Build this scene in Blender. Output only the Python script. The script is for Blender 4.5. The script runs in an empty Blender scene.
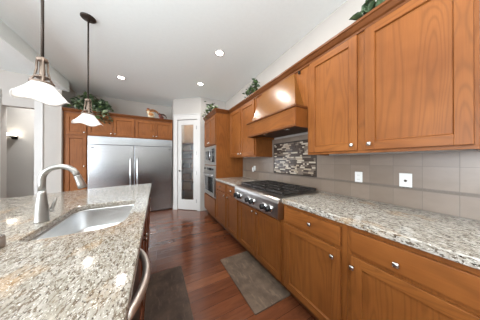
import bpy, bmesh, math, random
from mathutils import Vector, Matrix
random.seed(7)
S = bpy.context.scene
C = S.collection
PI = math.pi

# ------------------------------------------------------------------ camera, world, light, exposure
cam_d = bpy.data.cameras.new('camera'); cam = bpy.data.objects.new('camera', cam_d); C.objects.link(cam)
cam.location = (0, 0, 1.27); cam.rotation_euler = (math.radians(90.14), 0, math.radians(-28.5))
cam_d.sensor_width = 36; cam_d.lens = 154.0 / 480 * 36; cam_d.clip_start = .02
S.camera = cam
S.view_settings.view_transform = 'Standard'; S.view_settings.look = 'None'
S.view_settings.gamma = 1; S.view_settings.use_curve_mapping = False
S.view_settings.exposure = 0.92
W = bpy.data.worlds.new('world'); S.world = W; W.use_nodes = True
W.node_tree.nodes['Background'].inputs[0].default_value = (.93, .97, 1, 1)
W.node_tree.nodes['Background'].inputs[1].default_value = 1.2

def area(name, loc, target, sx, sy, power, col=(1, 1, 1), shape='RECTANGLE'):
    d = bpy.data.lights.new(name, 'AREA'); d.shape = shape; d.size = sx
    if shape == 'RECTANGLE': d.size_y = sy
    d.energy = power; d.color = col
    o = bpy.data.objects.new(name, d); C.objects.link(o); o.location = loc
    o.rotation_euler = (Vector(target) - Vector(loc)).to_track_quat('-Z', 'Y').to_euler()
    return o
# daylight entering by the two windows of the far room wall and the glazed side of the great room
area('daylight_rear', (-4.05, -3.55, 1.5), (-3.2, 0, 3.6), 1.6, 2.0, 25, (.86, .93, 1))
area('daylight_side', (-5.25, -.7, 1.5), (0, -.5, 1.5), 4.4, 2.0, 200, (.86, .93, 1))
# the photographer's flash, bounced off the ceiling from just behind the camera
area('bounce_flash', (-.9, -.8, 1.10), (-1.6, -1.0, 3.6), 1.1, .9, 118, (.89, .955, 1))
CAN_POWER = 4.0
CAN_COL = (1, .96, .91)

# ------------------------------------------------------------------ materials
def lin(c):
    return tuple(((v / 255) / 12.92 if v / 255 <= .04045 else ((v / 255 + .055) / 1.055) ** 2.4) for v in c) + (1,)
class N:
    def __init__(s, name):
        s.m = bpy.data.materials.new(name); s.m.use_nodes = True; s.t = s.m.node_tree
        s.b = s.t.nodes['Principled BSDF']
    def n(s, typ, **kw):
        o = s.t.nodes.new(typ)
        for k, v in kw.items(): setattr(o, k, v)
        return o
    def l(s, a, b): s.t.links.new(a, b)
    def coords(s, scale=(1, 1, 1), rot=(0, 0, 0), rnd=True, kind='Object'):
        tc = s.n('ShaderNodeTexCoord'); mp = s.n('ShaderNodeMapping')
        mp.inputs['Scale'].default_value = scale; mp.inputs['Rotation'].default_value = rot
        if rnd:
            oi = s.n('ShaderNodeObjectInfo'); mu = s.n('ShaderNodeVectorMath', operation='SCALE')
            cb = s.n('ShaderNodeCombineXYZ')
            for k in range(3): s.l(oi.outputs['Random'], cb.inputs[k])
            s.l(cb.outputs[0], mu.inputs[0]); mu.inputs['Scale'].default_value = 37.0
            ad = s.n('ShaderNodeVectorMath', operation='ADD')
            s.l(tc.outputs[kind], ad.inputs[0]); s.l(mu.outputs[0], ad.inputs[1]); s.l(ad.outputs[0], mp.inputs[0])
        else: s.l(tc.outputs[kind], mp.inputs[0])
        return mp.outputs[0]
    def noise(s, vec, scale, detail=3, rough=.5, dist=0):
        o = s.n('ShaderNodeTexNoise'); s.l(vec, o.inputs['Vector'])
        o.inputs['Scale'].default_value = scale; o.inputs['Detail'].default_value = detail
        o.inputs['Roughness'].default_value = rough; o.inputs['Distortion'].default_value = dist
        return o.outputs['Fac']
    def ramp(s, fac, stops, interp='LINEAR'):
        o = s.n('ShaderNodeValToRGB'); s.l(fac, o.inputs[0]); o.color_ramp.interpolation = interp
        e = o.color_ramp.elements
        while len(e) < len(stops): e.new(.5)
        for i, (p, c) in enumerate(stops): e[i].position = p; e[i].color = c
        return o.outputs[0]
    def mix(s, fac, a, b, mode='MIX'):
        o = s.n('ShaderNodeMix', data_type='RGBA', blend_type=mode)
        if isinstance(fac, (int, float)): o.inputs[0].default_value = fac
        else: s.l(fac, o.inputs[0])
        for k, v in ((6, a), (7, b)):
            if isinstance(v, tuple): o.inputs[k].default_value = v
            else: s.l(v, o.inputs[k])
        return o.outputs[2]
    def math(s, op, a, b=0):
        o = s.n('ShaderNodeMath', operation=op)
        for k, v in ((0, a), (1, b)):
            if isinstance(v, (int, float)): o.inputs[k].default_value = v
            else: s.l(v, o.inputs[k])
        return o.outputs[0]
    def bump(s, h, strength=.2, dist=.002):
        o = s.n('ShaderNodeBump'); s.l(h, o.inputs['Height']); o.inputs['Strength'].default_value = strength
        o.inputs['Distance'].default_value = dist; s.l(o.outputs[0], s.b.inputs['Normal'])
    def set(s, col=None, rough=None, metal=None, **kw):
        if col is not None:
            if isinstance(col, tuple): s.b.inputs['Base Color'].default_value = col
            else: s.l(col, s.b.inputs['Base Color'])
        if rough is not None: s.b.inputs['Roughness'].default_value = rough
        if metal is not None: s.b.inputs['Metallic'].default_value = metal
        for k, v in kw.items(): s.b.inputs[k.replace('_', ' ')].default_value = v
        return s.m
g = lambda v: (v, v, v, 1)

def plain(name, rgb, rough=.5, metal=0, var=.04, scale=8, **kw):
    m = N(name); v = m.coords()
    c = lin(rgb); f = m.noise(v, scale, 2)
    lo = tuple(x * (1 - var) for x in c[:3]) + (1,); hi = tuple(min(1, x * (1 + var)) for x in c[:3]) + (1,)
    m.set(m.ramp(f, [(.3, lo), (.7, hi)]), rough, metal, **kw)
    return m.m

def wood(name, axis, dark, mid, light, rough=.42, figure=1.0, coat=.04):
    m = N(name); sc = [1, 1, 1]; sc['xyz'.index(axis)] = .16
    v = m.coords(tuple(sc))
    n1 = m.noise(v, 3.4, 2, .45, .6)
    ring = m.math('SINE', m.math('MULTIPLY', n1, 165.0))
    ring = m.math('ADD', m.math('MULTIPLY', ring, .5), .5)
    sc2 = [1, 1, 1]; sc2['xyz'.index(axis)] = .03
    fib = m.noise(m.coords(tuple(sc2)), 170, 2, .6)
    blot = m.noise(m.coords((1, 1, 1)), 3.0, 3, .55)
    base = m.ramp(blot, [(.25, lin(mid)), (.75, lin(light))])
    base = m.mix(m.math('MULTIPLY', m.math('POWER', ring, 3.0), .26 * figure), base, lin(dark))
    base = m.mix(m.math('MULTIPLY', fib, .36), base, lin(dark))
    m.set(base, rough); m.b.inputs['Specular IOR Level'].default_value = .2; m.b.inputs['Coat Weight'].default_value = coat; m.b.inputs['Coat Roughness'].default_value = .22
    return m.m
HON = ((82, 44, 19), (130, 75, 33), (154, 95, 46))
WZ, WY, WX = [wood('honey_alder_grain_' + a, a, *HON) for a in 'zyx']
CRN = [wood('crown_alder_' + a, a, (70, 37, 17), (104, 60, 30), (124, 75, 40), .35) for a in 'zyx']
DRK = [wood('cherry_stain_' + a, a, (52, 24, 14), (108, 58, 36), (132, 76, 48), .3) for a in 'zyx']
LINER = plain('vent_liner_brown', (74, 42, 20), .6)  # even dark brown for the vent liner of the hood
HOODW = wood('hood_alder', 'y', (92, 52, 20), (118, 72, 27), (140, 91, 38), .3, .45, .4)

def granite(name, base, pale, mid, dark, rot, rough=.12, k=1.0, md=.0):
    m = N(name); v = m.coords((1.0, .42, 1), (0, 0, rot), False)
    v2 = m.coords((1, .6, 1), (0, 0, rot), False)
    c = m.ramp(m.noise(v, 26 * k, 4, .6), [(.36, lin(base)), (.62, lin(pale))])
    f = m.ramp(m.noise(v, 55 * k, 3, .62, .6), [(.53 - md, g(0)), (.62 - md, g(1))])
    c = m.mix(f, c, lin(mid))
    gold = m.ramp(m.noise(v2, 7, 3, .6), [(.56, g(0)), (.72, g(.5))])
    c = m.mix(gold, c, lin((176, 138, 92)))
    f2 = m.ramp(m.noise(v, 72 * k, 4, .7, .4), [(.60 - md, g(0)), (.66 - md, g(1))])
    c = m.mix(f2, c, lin(dark))
    f3 = m.ramp(m.noise(v2, 120 * k, 2, .5), [(.62, g(0)), (.68, g(.8))])
    c = m.mix(f3, c, lin((232, 226, 216)))
    m.set(c, rough); m.b.inputs['Specular IOR Level'].default_value = .5
    return m.m
GRI = granite('cream_granite', (143, 135, 122), (168, 161, 152), (108, 94, 80), (66, 54, 46), -.37, rough=.07, k=2.2, md=.025)
GRR = granite('grey_granite', (158, 150, 138), (194, 189, 180), (96, 85, 74), (36, 30, 26), -.12, k=1.8, md=.03)

WALL = plain('painted_wall', (182, 176, 169), .75, var=.01)
WALLW = plain('painted_white_wall', (182, 177, 171), .7, var=.01)
HALLW = plain('painted_hall_wall', (208, 204, 198), .75, var=.01)
CEIL = plain('painted_ceiling', (234, 241, 240), .85, var=.01, scale=30)
WHITE = plain('white_trim_paint', (200, 198, 195), .4, var=.01)
PLATE = plain('white_plastic', (222, 221, 218), .35, var=.01)
BLACK = plain('black_enamel', (20, 19, 19), .35)
IRON = plain('cast_iron', (46, 42, 40), .42)
DARKM = plain('oiled_bronze', (58, 50, 44), .42, .6)
BRZ = plain('brushed_bronze_cage', (128, 112, 100), .4, .7)
FAUC = plain('brushed_nickel', (168, 165, 161), .36, 1)
NICK = plain('satin_nickel', (206, 202, 196), .26, 1)
CHROME = plain('bright_nickel', (226, 226, 228), .2, 1)
GROUT = plain('dark_grout', (74, 62, 54), .7)
DGLASS = plain('black_appliance_glass', (22, 24, 26), .08, var=.02)
HINGE = plain('hinge_steel', (150, 148, 144), .35, 1)
BADGE = plain('badge_dark', (70, 70, 74), .4)

def steel(name, rgb, rough, axis):
    m = N(name); sc = [1, 1, 1]; sc['xyz'.index(axis)] = .02
    f = m.noise(m.coords(tuple(sc)), 260, 2, .6)
    c = lin(rgb); m.set(m.ramp(f, [(.3, tuple(x * .93 for x in c[:3]) + (1,)), (.7, c)]), rough, 1)
    m.bump(f, .012, .0005)
    return m.m
STX = steel('brushed_stainless_x', (170, 172, 175), .2, 'x')
STY = steel('brushed_stainless_y', (186, 182, 178), .3, 'y')
SINKM = steel('sink_stainless', (214, 214, 214), .3, 'y')

def floor_mat():
    m = N('hardwood_planks')
    v = m.coords((1, 1, 1), (0, 0, 0), False)
    br = m.n('ShaderNodeTexBrick'); m.l(v, br.inputs['Vector'])
    br.offset = .37; br.offset_frequency = 3; br.squash = 1
    for k, val in (('Scale', 1), ('Brick Width', 1.3), ('Row Height', .118), ('Mortar Size', .0015), ('Mortar Smooth', .3), ('Bias', 0)):
        br.inputs[k].default_value = val
    br.inputs['Color1'].default_value = g(0); br.inputs['Color2'].default_value = g(1); br.inputs['Mortar'].default_value = g(.5)
    tone = m.ramp(br.outputs['Color'], [(0, lin((104, 59, 38))), (.35, lin((114, 66, 42))), (.7, lin((123, 72, 46))), (1, lin((138, 84, 54)))])
    sh = m.n('ShaderNodeVectorMath', operation='ADD'); m.l(v, sh.inputs[0])
    cb = m.n('ShaderNodeCombineXYZ'); m.l(m.math('MULTIPLY', br.outputs['Color'], 23.0), cb.inputs[2]); m.l(cb.outputs[0], sh.inputs[1])
    mp = m.n('ShaderNodeMapping'); mp.inputs['Scale'].default_value = (.14, 1, 1); m.l(sh.outputs[0], mp.inputs[0])
    gr = m.noise(mp.outputs[0], 22, 4, .6, .8)
    c = m.mix(m.ramp(gr, [(.4, g(0)), (.75, g(.45))]), tone, lin((44, 20, 13)))
    kn = m.noise(sh.outputs[0], 4.5, 4, .65)
    c = m.mix(m.ramp(kn, [(.58, g(0)), (.75, g(.3))]), c, lin((48, 22, 15)))
    c = m.mix(br.outputs['Fac'], c, lin((58, 30, 20)))
    m.set(c, .2); m.b.inputs['Coat Weight'].default_value = .35; m.b.inputs['Coat Roughness'].default_value = .12
    h = m.math('SUBTRACT', m.math('MULTIPLY', gr, .3), br.outputs['Fac'])
    m.bump(h, .12, .002)
    return m.m
FLOOR = floor_mat()

def tile_mat():
    m = N('beige_wall_tile')
    tc = m.n('ShaderNodeTexCoord'); sp = m.n('ShaderNodeSeparateXYZ'); m.l(tc.outputs['Object'], sp.inputs[0])
    cb = m.n('ShaderNodeCombineXYZ')
    m.l(m.math('ADD', sp.outputs[1], -.037 + .153 * 20), cb.inputs[0]); m.l(m.math('ADD', sp.outputs[2], -1.072 + .155 * 10), cb.inputs[1])
    br = m.n('ShaderNodeTexBrick'); m.l(cb.outputs[0], br.inputs['Vector']); br.offset = 0; br.squash = 1
    for k, val in (('Scale', 1), ('Brick Width', .153), ('Row Height', .155), ('Mortar Size', .0016), ('Mortar Smooth', .4), ('Bias', 0)):
        br.inputs[k].default_value = val
    br.inputs['Color1'].default_value = lin((122, 107, 94)); br.inputs['Color2'].default_value = lin((134, 119, 106))
    br.inputs['Mortar'].default_value = lin((104, 94, 85))
    cl = m.noise(m.coords((1, .5, 1), rnd=False), 14, 4, .6)
    c = m.mix(m.ramp(cl, [(.35, g(.0)), (.75, g(.35))]), br.outputs['Color'], lin((108, 92, 79)))
    m.set(c, .32); m.bump(m.math('SUBTRACT', 1.0, br.outputs['Fac']), .25, .001)
    return m.m
TILE = tile_mat()

def mat_rug(name, a, b):
    m = N(name); v = m.coords()
    f = m.noise(v, 9, 4, .6); f2 = m.noise(v, 330, 2, .6); f3 = m.noise(m.coords((1, .25, 1), (0, 0, .5)), 40, 3, .6)
    c = m.ramp(f, [(.35, lin(a)), (.7, lin(b))]); c = m.mix(m.math('MULTIPLY', f2, .4), c, lin(tuple(int(x * .5) for x in a)))
    c = m.mix(m.ramp(f3, [(.55, g(0)), (.7, g(.35))]), c, lin(tuple(min(255, int(x * 1.25)) for x in b)))
    m.set(c, .8); m.bump(f2, .4, .002)
    return m.m
MATR = mat_rug('taupe_mat', (92, 75, 61), (122, 102, 85)); MATL = mat_rug('dark_brown_mat', (66, 51, 42), (96, 77, 64))

def emis(name, rgb, st, base=(240, 238, 232)):
    m = N(name); m.set(lin(base), .4)
    m.b.inputs['Emission Color'].default_value = lin(rgb); m.b.inputs['Emission Strength'].default_value = st
    return m.m
LENS = emis('downlight_lens', (255, 247, 232), 7)
SHADE = emis('frosted_shade_glass', (255, 253, 250), .12, (214, 211, 206))
BULB = emis('lamp_bulb', (255, 250, 240), 2.5)
SCON = emis('sconce_glass', (255, 244, 228), 4)
def frosted():
    m = N('pantry_door_glass'); f = m.noise(m.coords(), 60, 2)
    m.set(m.ramp(f, [(.3, (.80, .80, .79, 1)), (.7, (.86, .86, .85, 1))]), .22); m.b.inputs['Transmission Weight'].default_value = 1; m.b.inputs['IOR'].default_value = 1.3
    return m.m
FROST = frosted()
def leafm(name, a, b, rough=.4):
    m = N(name); f = m.noise(m.coords((1, 1, 1)), 25, 2)
    m.set(m.ramp(f, [(.35, lin(a)), (.65, lin(b))]), rough); return m.m
LEAFS = [leafm('leaf_dark', (46, 64, 44), (78, 98, 68)), leafm('leaf_mid', (74, 100, 58), (106, 130, 82)), leafm('leaf_pale', (128, 144, 112), (164, 174, 146))]
POT = plain('woven_pot', (120, 84, 52), .7, var=.2, scale=40)
VINE = plain('vine_stem', (84, 70, 46), .7)
CER = [plain('ceramic_tan', (176, 118, 66), .35), plain('ceramic_cream', (222, 206, 172), .35), plain('ceramic_dark', (70, 42, 30), .35), plain('ceramic_red', (122, 44, 32), .35)]
MOS = [plain('mosaic_umber', (66, 54, 46), .2, var=.15), plain('mosaic_taupe', (116, 102, 90), .22, var=.1), plain('mosaic_ivory', (184, 170, 152), .25, var=.06), plain('mosaic_sand', (166, 148, 128), .25, var=.08)]

# ------------------------------------------------------------------ mesh helpers
class MB:
    def __init__(s): s.bm = bmesh.new()
    def box(s, x0, x1, y0, y1, z0, z1, mi=0):
        x0, x1 = sorted((x0, x1)); y0, y1 = sorted((y0, y1)); z0, z1 = sorted((z0, z1))
        v = [s.bm.verts.new((x, y, z)) for x in (x0, x1) for y in (y0, y1) for z in (z0, z1)]
        for q in ((0, 1, 3, 2), (4, 6, 7, 5), (0, 4, 5, 1), (2, 3, 7, 6), (0, 2, 6, 4), (1, 5, 7, 3)):
            s.bm.faces.new([v[i] for i in q]).material_index = mi
        return v
    def hexa(s, pts, mi=0):          # 8 points: bottom loop 4, top loop 4
        v = [s.bm.verts.new(p) for p in pts]
        for q in ((3, 2, 1, 0), (4, 5, 6, 7), (0, 1, 5, 4), (1, 2, 6, 5), (2, 3, 7, 6), (3, 0, 4, 7)):
            s.bm.faces.new([v[i] for i in q]).material_index = mi
    def lathe(s, prof, org=(0, 0, 0), axis=(0, 0, 1), n=24, mi=0, square=False, smooth=True, wav=None):
        A = Vector(axis).normalized(); q = Vector((0, 0, 1)).rotation_difference(A); O = Vector(org); rings = []
        for r, z in prof:
            ring = []
            for k in range(n):
                a = 2 * PI * k / n; rr = r
                if square: rr = r * (abs(math.cos(a)) ** 5 + abs(math.sin(a)) ** 5) ** -.2
                zz = z
                if wav: rr, zz = wav(r, z, a)
                ring.append(s.bm.verts.new(O + q @ Vector((rr * math.cos(a), rr * math.sin(a), zz))))
            rings.append(ring)
        for a, b in zip(rings, rings[1:]):
            for k in range(n):
                f = s.bm.faces.new((a[k], a[(k + 1) % n], b[(k + 1) % n], b[k])); f.material_index = mi; f.smooth = smooth
        for ring, rev in ((rings[0], True), (rings[-1], False)):
            if prof[0 if rev else -1][0] > 1e-5:
                f = s.bm.faces.new(ring[::-1] if rev else ring); f.material_index = mi
    def tube(s, pts, rad, n=12, mi=0, cap=True):
        P = [Vector(p) for p in pts]; R = rad if isinstance(rad, (list, tuple)) else [rad] * len(P); rings = []
        up = Vector((0, 0, 1)); T0 = (P[1] - P[0]).normalized()
        if abs(T0.dot(up)) > .95: up = Vector((0, 1, 0))
        u = T0.cross(up).normalized()
        for i, p in enumerate(P):
            T = (P[min(i + 1, len(P) - 1)] - P[max(i - 1, 0)]).normalized()
            u = (u - T * u.dot(T)).normalized(); w = T.cross(u)
            rings.append([s.bm.verts.new(p + (u * math.cos(2 * PI * k / n) + w * math.sin(2 * PI * k / n)) * R[i]) for k in range(n)])
        for a, b in zip(rings, rings[1:]):
            for k in range(n):
                f = s.bm.faces.new((a[k], a[(k + 1) % n], b[(k + 1) % n], b[k])); f.smooth = True; f.material_index = mi
        if cap:
            s.bm.faces.new(rings[0][::-1]).material_index = mi; s.bm.faces.new(rings[-1]).material_index = mi
    def prism(s, prof, fn0, fn1, mi=0):   # closed 2-D profile placed by two functions
        a = [s.bm.verts.new(fn0(*p)) for p in prof]; b = [s.bm.verts.new(fn1(*p)) for p in prof]; n = len(prof)
        for k in range(n): s.bm.faces.new((a[k], a[(k + 1) % n], b[(k + 1) % n], b[k])).material_index = mi
        s.bm.faces.new(a[::-1]).material_index = mi; s.bm.faces.new(b).material_index = mi
    def ball(s, c, r, mi=0, sc=(1, 1, 1), rot=None):
        m = Matrix.Translation(c) @ (rot or Matrix.Identity(4)) @ Matrix.Diagonal((r * sc[0], r * sc[1], r * sc[2], 1))
        res = bmesh.ops.create_uvsphere(s.bm, u_segments=14, v_segments=10, radius=1, matrix=m)
        for v in res['verts']:
            for f in v.link_faces: f.material_index = mi; f.smooth = True
    def build(s, name, mats, parent=None, bevel=0, seg=2, loc=None, recalc=True):
        if recalc: bmesh.ops.recalc_face_normals(s.bm, faces=s.bm.faces[:])
        off = Vector(loc) if loc is not None else (Vector(parent['_w']) if parent is not None else Vector((0, 0, 0)))
        bmesh.ops.translate(s.bm, verts=s.bm.verts[:], vec=-off)
        me = bpy.data.meshes.new(name); s.bm.to_mesh(me); s.bm.free()
        for m in (mats if isinstance(mats, (list, tuple)) else [mats]): me.materials.append(m)
        o = bpy.data.objects.new(name, me); C.objects.link(o); o['_w'] = tuple(off)
        if parent is not None:
            o.parent = parent; o.location = off - Vector(parent['_w'])
        else: o.location = off
        if bevel:
            b = o.modifiers.new('bevel', 'BEVEL'); b.width = bevel; b.segments = seg; b.limit_method = 'ANGLE'; b.angle_limit = .6
        return o
def thing(name, label, cat, loc, group=None):
    o = bpy.data.objects.new(name, None); C.objects.link(o); o.location = loc; o['_w'] = tuple(loc); o.empty_display_size = .1
    return tag(o, label, cat, group)
def tag(o, label, cat, group=None):
    o['label'] = label; o['category'] = cat
    if group: o['group'] = group
    return o
def struct(o): o['kind'] = 'structure'; return o
def plate(outer, holes, z0, z1, name, mat, parent=None, loc=None, bevel=.004):
    cu = bpy.data.curves.new('outline', 'CURVE'); cu.dimensions = '2D'; cu.fill_mode = 'BOTH'; cu.extrude = (z1 - z0) / 2
    for loop in [outer] + holes:
        sp = cu.splines.new('POLY'); sp.points.add(len(loop) - 1); sp.use_cyclic_u = True
        for p, q in zip(sp.points, loop): p.co = (q[0], q[1], 0, 1)
    t = bpy.data.objects.new('outline', cu); C.objects.link(t)
    me = bpy.data.meshes.new_from_object(t, depsgraph=bpy.context.evaluated_depsgraph_get())
    bpy.data.objects.remove(t); bpy.data.curves.remove(cu)
    b = MB(); b.bm.from_mesh(me); bpy.data.meshes.remove(me)
    bmesh.ops.remove_doubles(b.bm, verts=b.bm.verts[:], dist=1e-5)
    bmesh.ops.translate(b.bm, verts=b.bm.verts[:], vec=(0, 0, (z0 + z1) / 2))
    for f in b.bm.faces: f.material_index = 0
    return b.build(name, mat, parent, bevel, 2, loc)

# ------------------------------------------------------------------ room shell
H = 2.861; XW = 1.666; YB = 5.0; YF = 4.378
def wallbox(name, mat, *boxes):
    b = MB()
    for q in boxes: b.box(*q)
    return struct(b.build(name, mat))
wallbox('floor', FLOOR, (-5.3, 1.8, -3.7, 6.4, -.06, 0))
wallbox('ceiling', CEIL, (-5.3, 1.8, -3.7, 6.4, H, H + .06))
wallbox('wall_right', WALL, (XW, XW + .1, -3.7, 5.1, 0, H))
wallbox('wall_back', WALL, (-1.72, .40, YB, YB + .1, 0, H))
# windowed far wall behind the viewpoint and glazed great-room side
wallbox('wall_rear', WALL, (-5.3, 1.7, -3.7, -3.6, 0, .5), (-5.3, 1.7, -3.7, -3.6, 2.5, H), (-5.3, -4.9, -3.7, -3.6, .5, 2.5), (-3.2, 1.7, -3.7, -3.6, .5, 2.5))
wallbox('reflection_panel', plain('fridge_reflection_grey', (104, 102, 100), .5), (-3.2, 1.66, -3.6, -3.57, 0, .95))  # unseen grey panel, added to darken the lower reflection in the fridge
wallbox('wall_left', WALL, (-5.4, -5.3, -3.7, 5.9, 0, .5), (-5.4, -5.3, -3.7, 5.9, 2.5, H), (-5.4, -5.3, -3.7, -2.9, .5, 2.5), (-5.4, -5.3, 1.5, 5.9, .5, 2.5), (-5.4, -5.3, -.8, -.6, .5, 2.5))
# wall beside the fridge run, with the opening to the hall
wallbox('wall_front', WALLW, (-5.3, -2.40, YF, YF + .12, 0, H), (-2.40, -2.005, YF, YF + .12, 2.25, H), (-2.005, -1.665, YF, YF + .12, 0, H), (-1.72, -1.665, YF + .12, YB, 0, H))
wallbox('wall_hall', HALLW, (-5.3, -1.0, 5.2, 5.3, 0, H), (-5.3, -5.2, 4.5, 5.2, 0, H))
wallbox('trim_1', WHITE, (-2.46, -2.40, YF - .02, YF, 0, 2.52))
wallbox('trim_2', WHITE, (-2.005, -1.90, YF - .02, YF, 0, 2.45))
wallbox('trim_3', CEIL, (-1.665, -1.545, .9, YF, 2.655, H), (-1.665, -1.545, -3.6, .9, 2.655, H))
wallbox('trim_4', WALL, (-1.70, -1.635, YF - .06, YF, 0, 2.655))

# pantry corner: diagonal wall with door opening
A = Vector((.385, 4.345, 0)); B = Vector((.985, 3.868, 0)); U = (B - A).normalized(); Nn = Vector((U.y, -U.x, 0))  # Nn towards the room
if Nn.y > 0: Nn = -Nn
L = (B - A).length
def dg(u, n, z): return A + U * u + Nn * n + Vector((0, 0, z))
def dbox(b, u0, u1, n0, n1, z0, z1, mi=0):
    b.hexa([dg(u0, n0, z0), dg(u1, n0, z0), dg(u1, n1, z0), dg(u0, n1, z0), dg(u0, n0, z1), dg(u1, n0, z1), dg(u1, n1, z1), dg(u0, n1, z1)], mi)
DU0, DU1, DZ = .135, .655, 2.30
b = MB(); dbox(b, 0, DU0 - .012, -.1, 0, 0, H); dbox(b, DU1 + .012, L, -.1, 0, 0, H); dbox(b, DU0 - .012, DU1 + .012, -.1, 0, DZ + .012, H)
struct(b.build('wall_pantry', WALLW))
wallbox('wall_return', WALLW, (.985, XW, 3.868, 3.95, 0, H))
wallbox('wall_pantry_side', WALLW, (.385, .44, 4.36, YB, 0, H))
b = MB(); dbox(b, DU0 - .105, DU0 - .008, 0, .018, 0, DZ + .012); dbox(b, DU1 + .008, L - .01, 0, .018, 0, DZ + .012); dbox(b, DU0 - .115, L - .003, 0, .022, DZ + .012, DZ + .13); dbox(b, DU0 - .125, L, 0, .034, DZ + .13, DZ + .15)
struct(b.build('trim_5', WHITE, bevel=.003))
b = MB(); dbox(b, .0, DU0 - .107, 0, .014, 0, .11); struct(b.build('baseboard_pantry', WHITE))
# the door leaf
d = MB()
dbox(d, DU0, DU0 + .085, -.04, -.002, .015, DZ); dbox(d, DU1 - .085, DU1, -.04, -.002, .015, DZ)
dbox(d, DU0 + .085, DU1 - .085, -.04, -.002, .015, .255); dbox(d, DU0 + .085, DU1 - .085, -.04, -.002, DZ - .11, DZ)
for z0, z1 in ((.255, .267), (DZ - .122, DZ - .11)): dbox(d, DU0 + .085, DU1 - .085, -.034, -.007, z0, z1)
for u in (DU0 + .085, DU1 - .097): dbox(d, u, u + .012, -.034, -.007, .267, DZ - .122)
door = struct(d.build('door_1', WHITE, loc=tuple(dg(DU0, 0, 0))))
p = MB(); dbox(p, DU0 + .097, DU1 - .097, -.024, -.016, .267, DZ - .122); p.build('glass_pane', FROST, door)
h = MB(); h.lathe([(.022, 0), (.022, .006), (.01, .012), (.01, .04)], dg(DU0 + .045, -.002, 1.0), Nn, 16)
h.tube([dg(DU0 + .045, .036, 1.0), dg(DU0 + .09, .04, 1.0), dg(DU0 + .14, .036, .998)], [.009, .008, .006], 10); h.build('lever_handle', DARKM, door)
for z in (.24, .95, 1.45, 2.1):
    h = MB(); h.tube([dg(DU1 + .003, .004, z - .045), dg(DU1 + .003, .004, z + .045)], .007, 8); dbox(h, DU1 - .022, DU1 + .0, -.002, .001, z - .045, z + .045)
    h.build('hinge', HINGE, door)
# pantry shelves and stores behind the glass
sh_t = thing('pantry_shelving', 'wooden shelves seen through the glass of the pantry door', 'shelving', tuple(dg(.38, -.45, 0)))
for z in (.45, .75, 1.05, 1.32, 1.55, 1.76):
    s_ = MB(); dbox(s_, -.05, .85, -.62, -.32, z - .02, z); s_.build('shelf_board', WX, sh_t)
s_ = MB(); dbox(s_, -.05, .85, -.64, -.621, 0, 2.4); s_.build('back_panel', plain('greyed_wood', (172, 144, 118), .6, var=.2, scale=3), sh_t)
for u in (-.07, .85):
    s_ = MB(); dbox(s_, u, u + .02, -.62, -.32, 0, 2.4); s_.build('side_panel', WHITE, sh_t)
box_c = [(150, 122, 94), (110, 98, 88), (128, 92, 66), (160, 140, 118), (88, 80, 74)]
lab = {.45: 'lowest', .75: 'second lowest', 1.05: 'middle', 1.32: 'upper middle', 1.55: 'second highest'}
sid = ['left', 'centre', 'right']
for zi, z in enumerate((.45, .75, 1.05, 1.32, 1.55)):
    for k in range(3):
        hh = (.2, .17, .14, .13, .12)[zi] * (1, .8, .92)[(k + zi) % 3]
        s_ = MB(); u0 = .05 + k * .27; dbox(s_, u0, u0 + .22, -.58, -.36, z, z + hh)
        dbox(s_, u0 - .004, u0 + .224, -.584, -.356, z + hh, z + hh + .012)
        tag(s_.build('storage_box', plain('carton_%d' % ((zi * 2 + k) % 5), box_c[(zi * 2 + k) % 5], .7), loc=tuple(dg(u0, -.36, z))),
            'storage box at the %s of the %s shelf behind the pantry glass' % (sid[k], lab[z]), 'storage box', 'boxes on the pantry shelves')
pl = bpy.data.lights.new('pantry_fill_light', 'POINT'); pl.energy = 8; pl.shadow_soft_size = .08; pl.color = CAN_COL  # added fill light, brightens the shelves behind the pantry glass
po = bpy.data.objects.new('pantry_fill_light', pl); C.objects.link(po); po.location = dg(.4, -.17, 2.6)

# ------------------------------------------------------------------ cabinetry helpers
class Face:
    """maps (a along the run, dp into the cabinet, z) to the room"""
    def __init__(s, kind, front): s.k = kind; s.f = front
    def p(s, a, dp, z):
        return {'X-': (s.f + dp, a, z), 'X+': (s.f - dp, a, z), 'Y-': (a, s.f + dp, z)}[s.k]
    def box(s, b, a0, a1, d0, d1, z0, z1, mi=0):
        p, q = s.p(a0, d0, z0), s.p(a1, d1, z1); b.box(p[0], q[0], p[1], q[1], z0, z1, mi)
    def nrm(s): return {'X-': (-1, 0, 0), 'X+': (1, 0, 0), 'Y-': (0, -1, 0)}[s.k]
def hm(F, set_): return set_[2] if F.k == 'Y-' else set_[1]
HSET = (WZ, WY, WX)
T = .019
def knob(F, a, z, parent, mat=None, r=.0135):
    b = MB(); b.lathe([(.006, 0), (.005, .010), (r * .85, .014), (r, .018), (r * .95, .024), (r * .5, .027), (0, .0275)], F.p(a, -T, z), F.nrm(), 20, square=True)
    o = b.build('knob', mat or NICK, parent, loc=F.p(a, -T, z)); o['label'] = 'satin nickel knob'; return o
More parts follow.
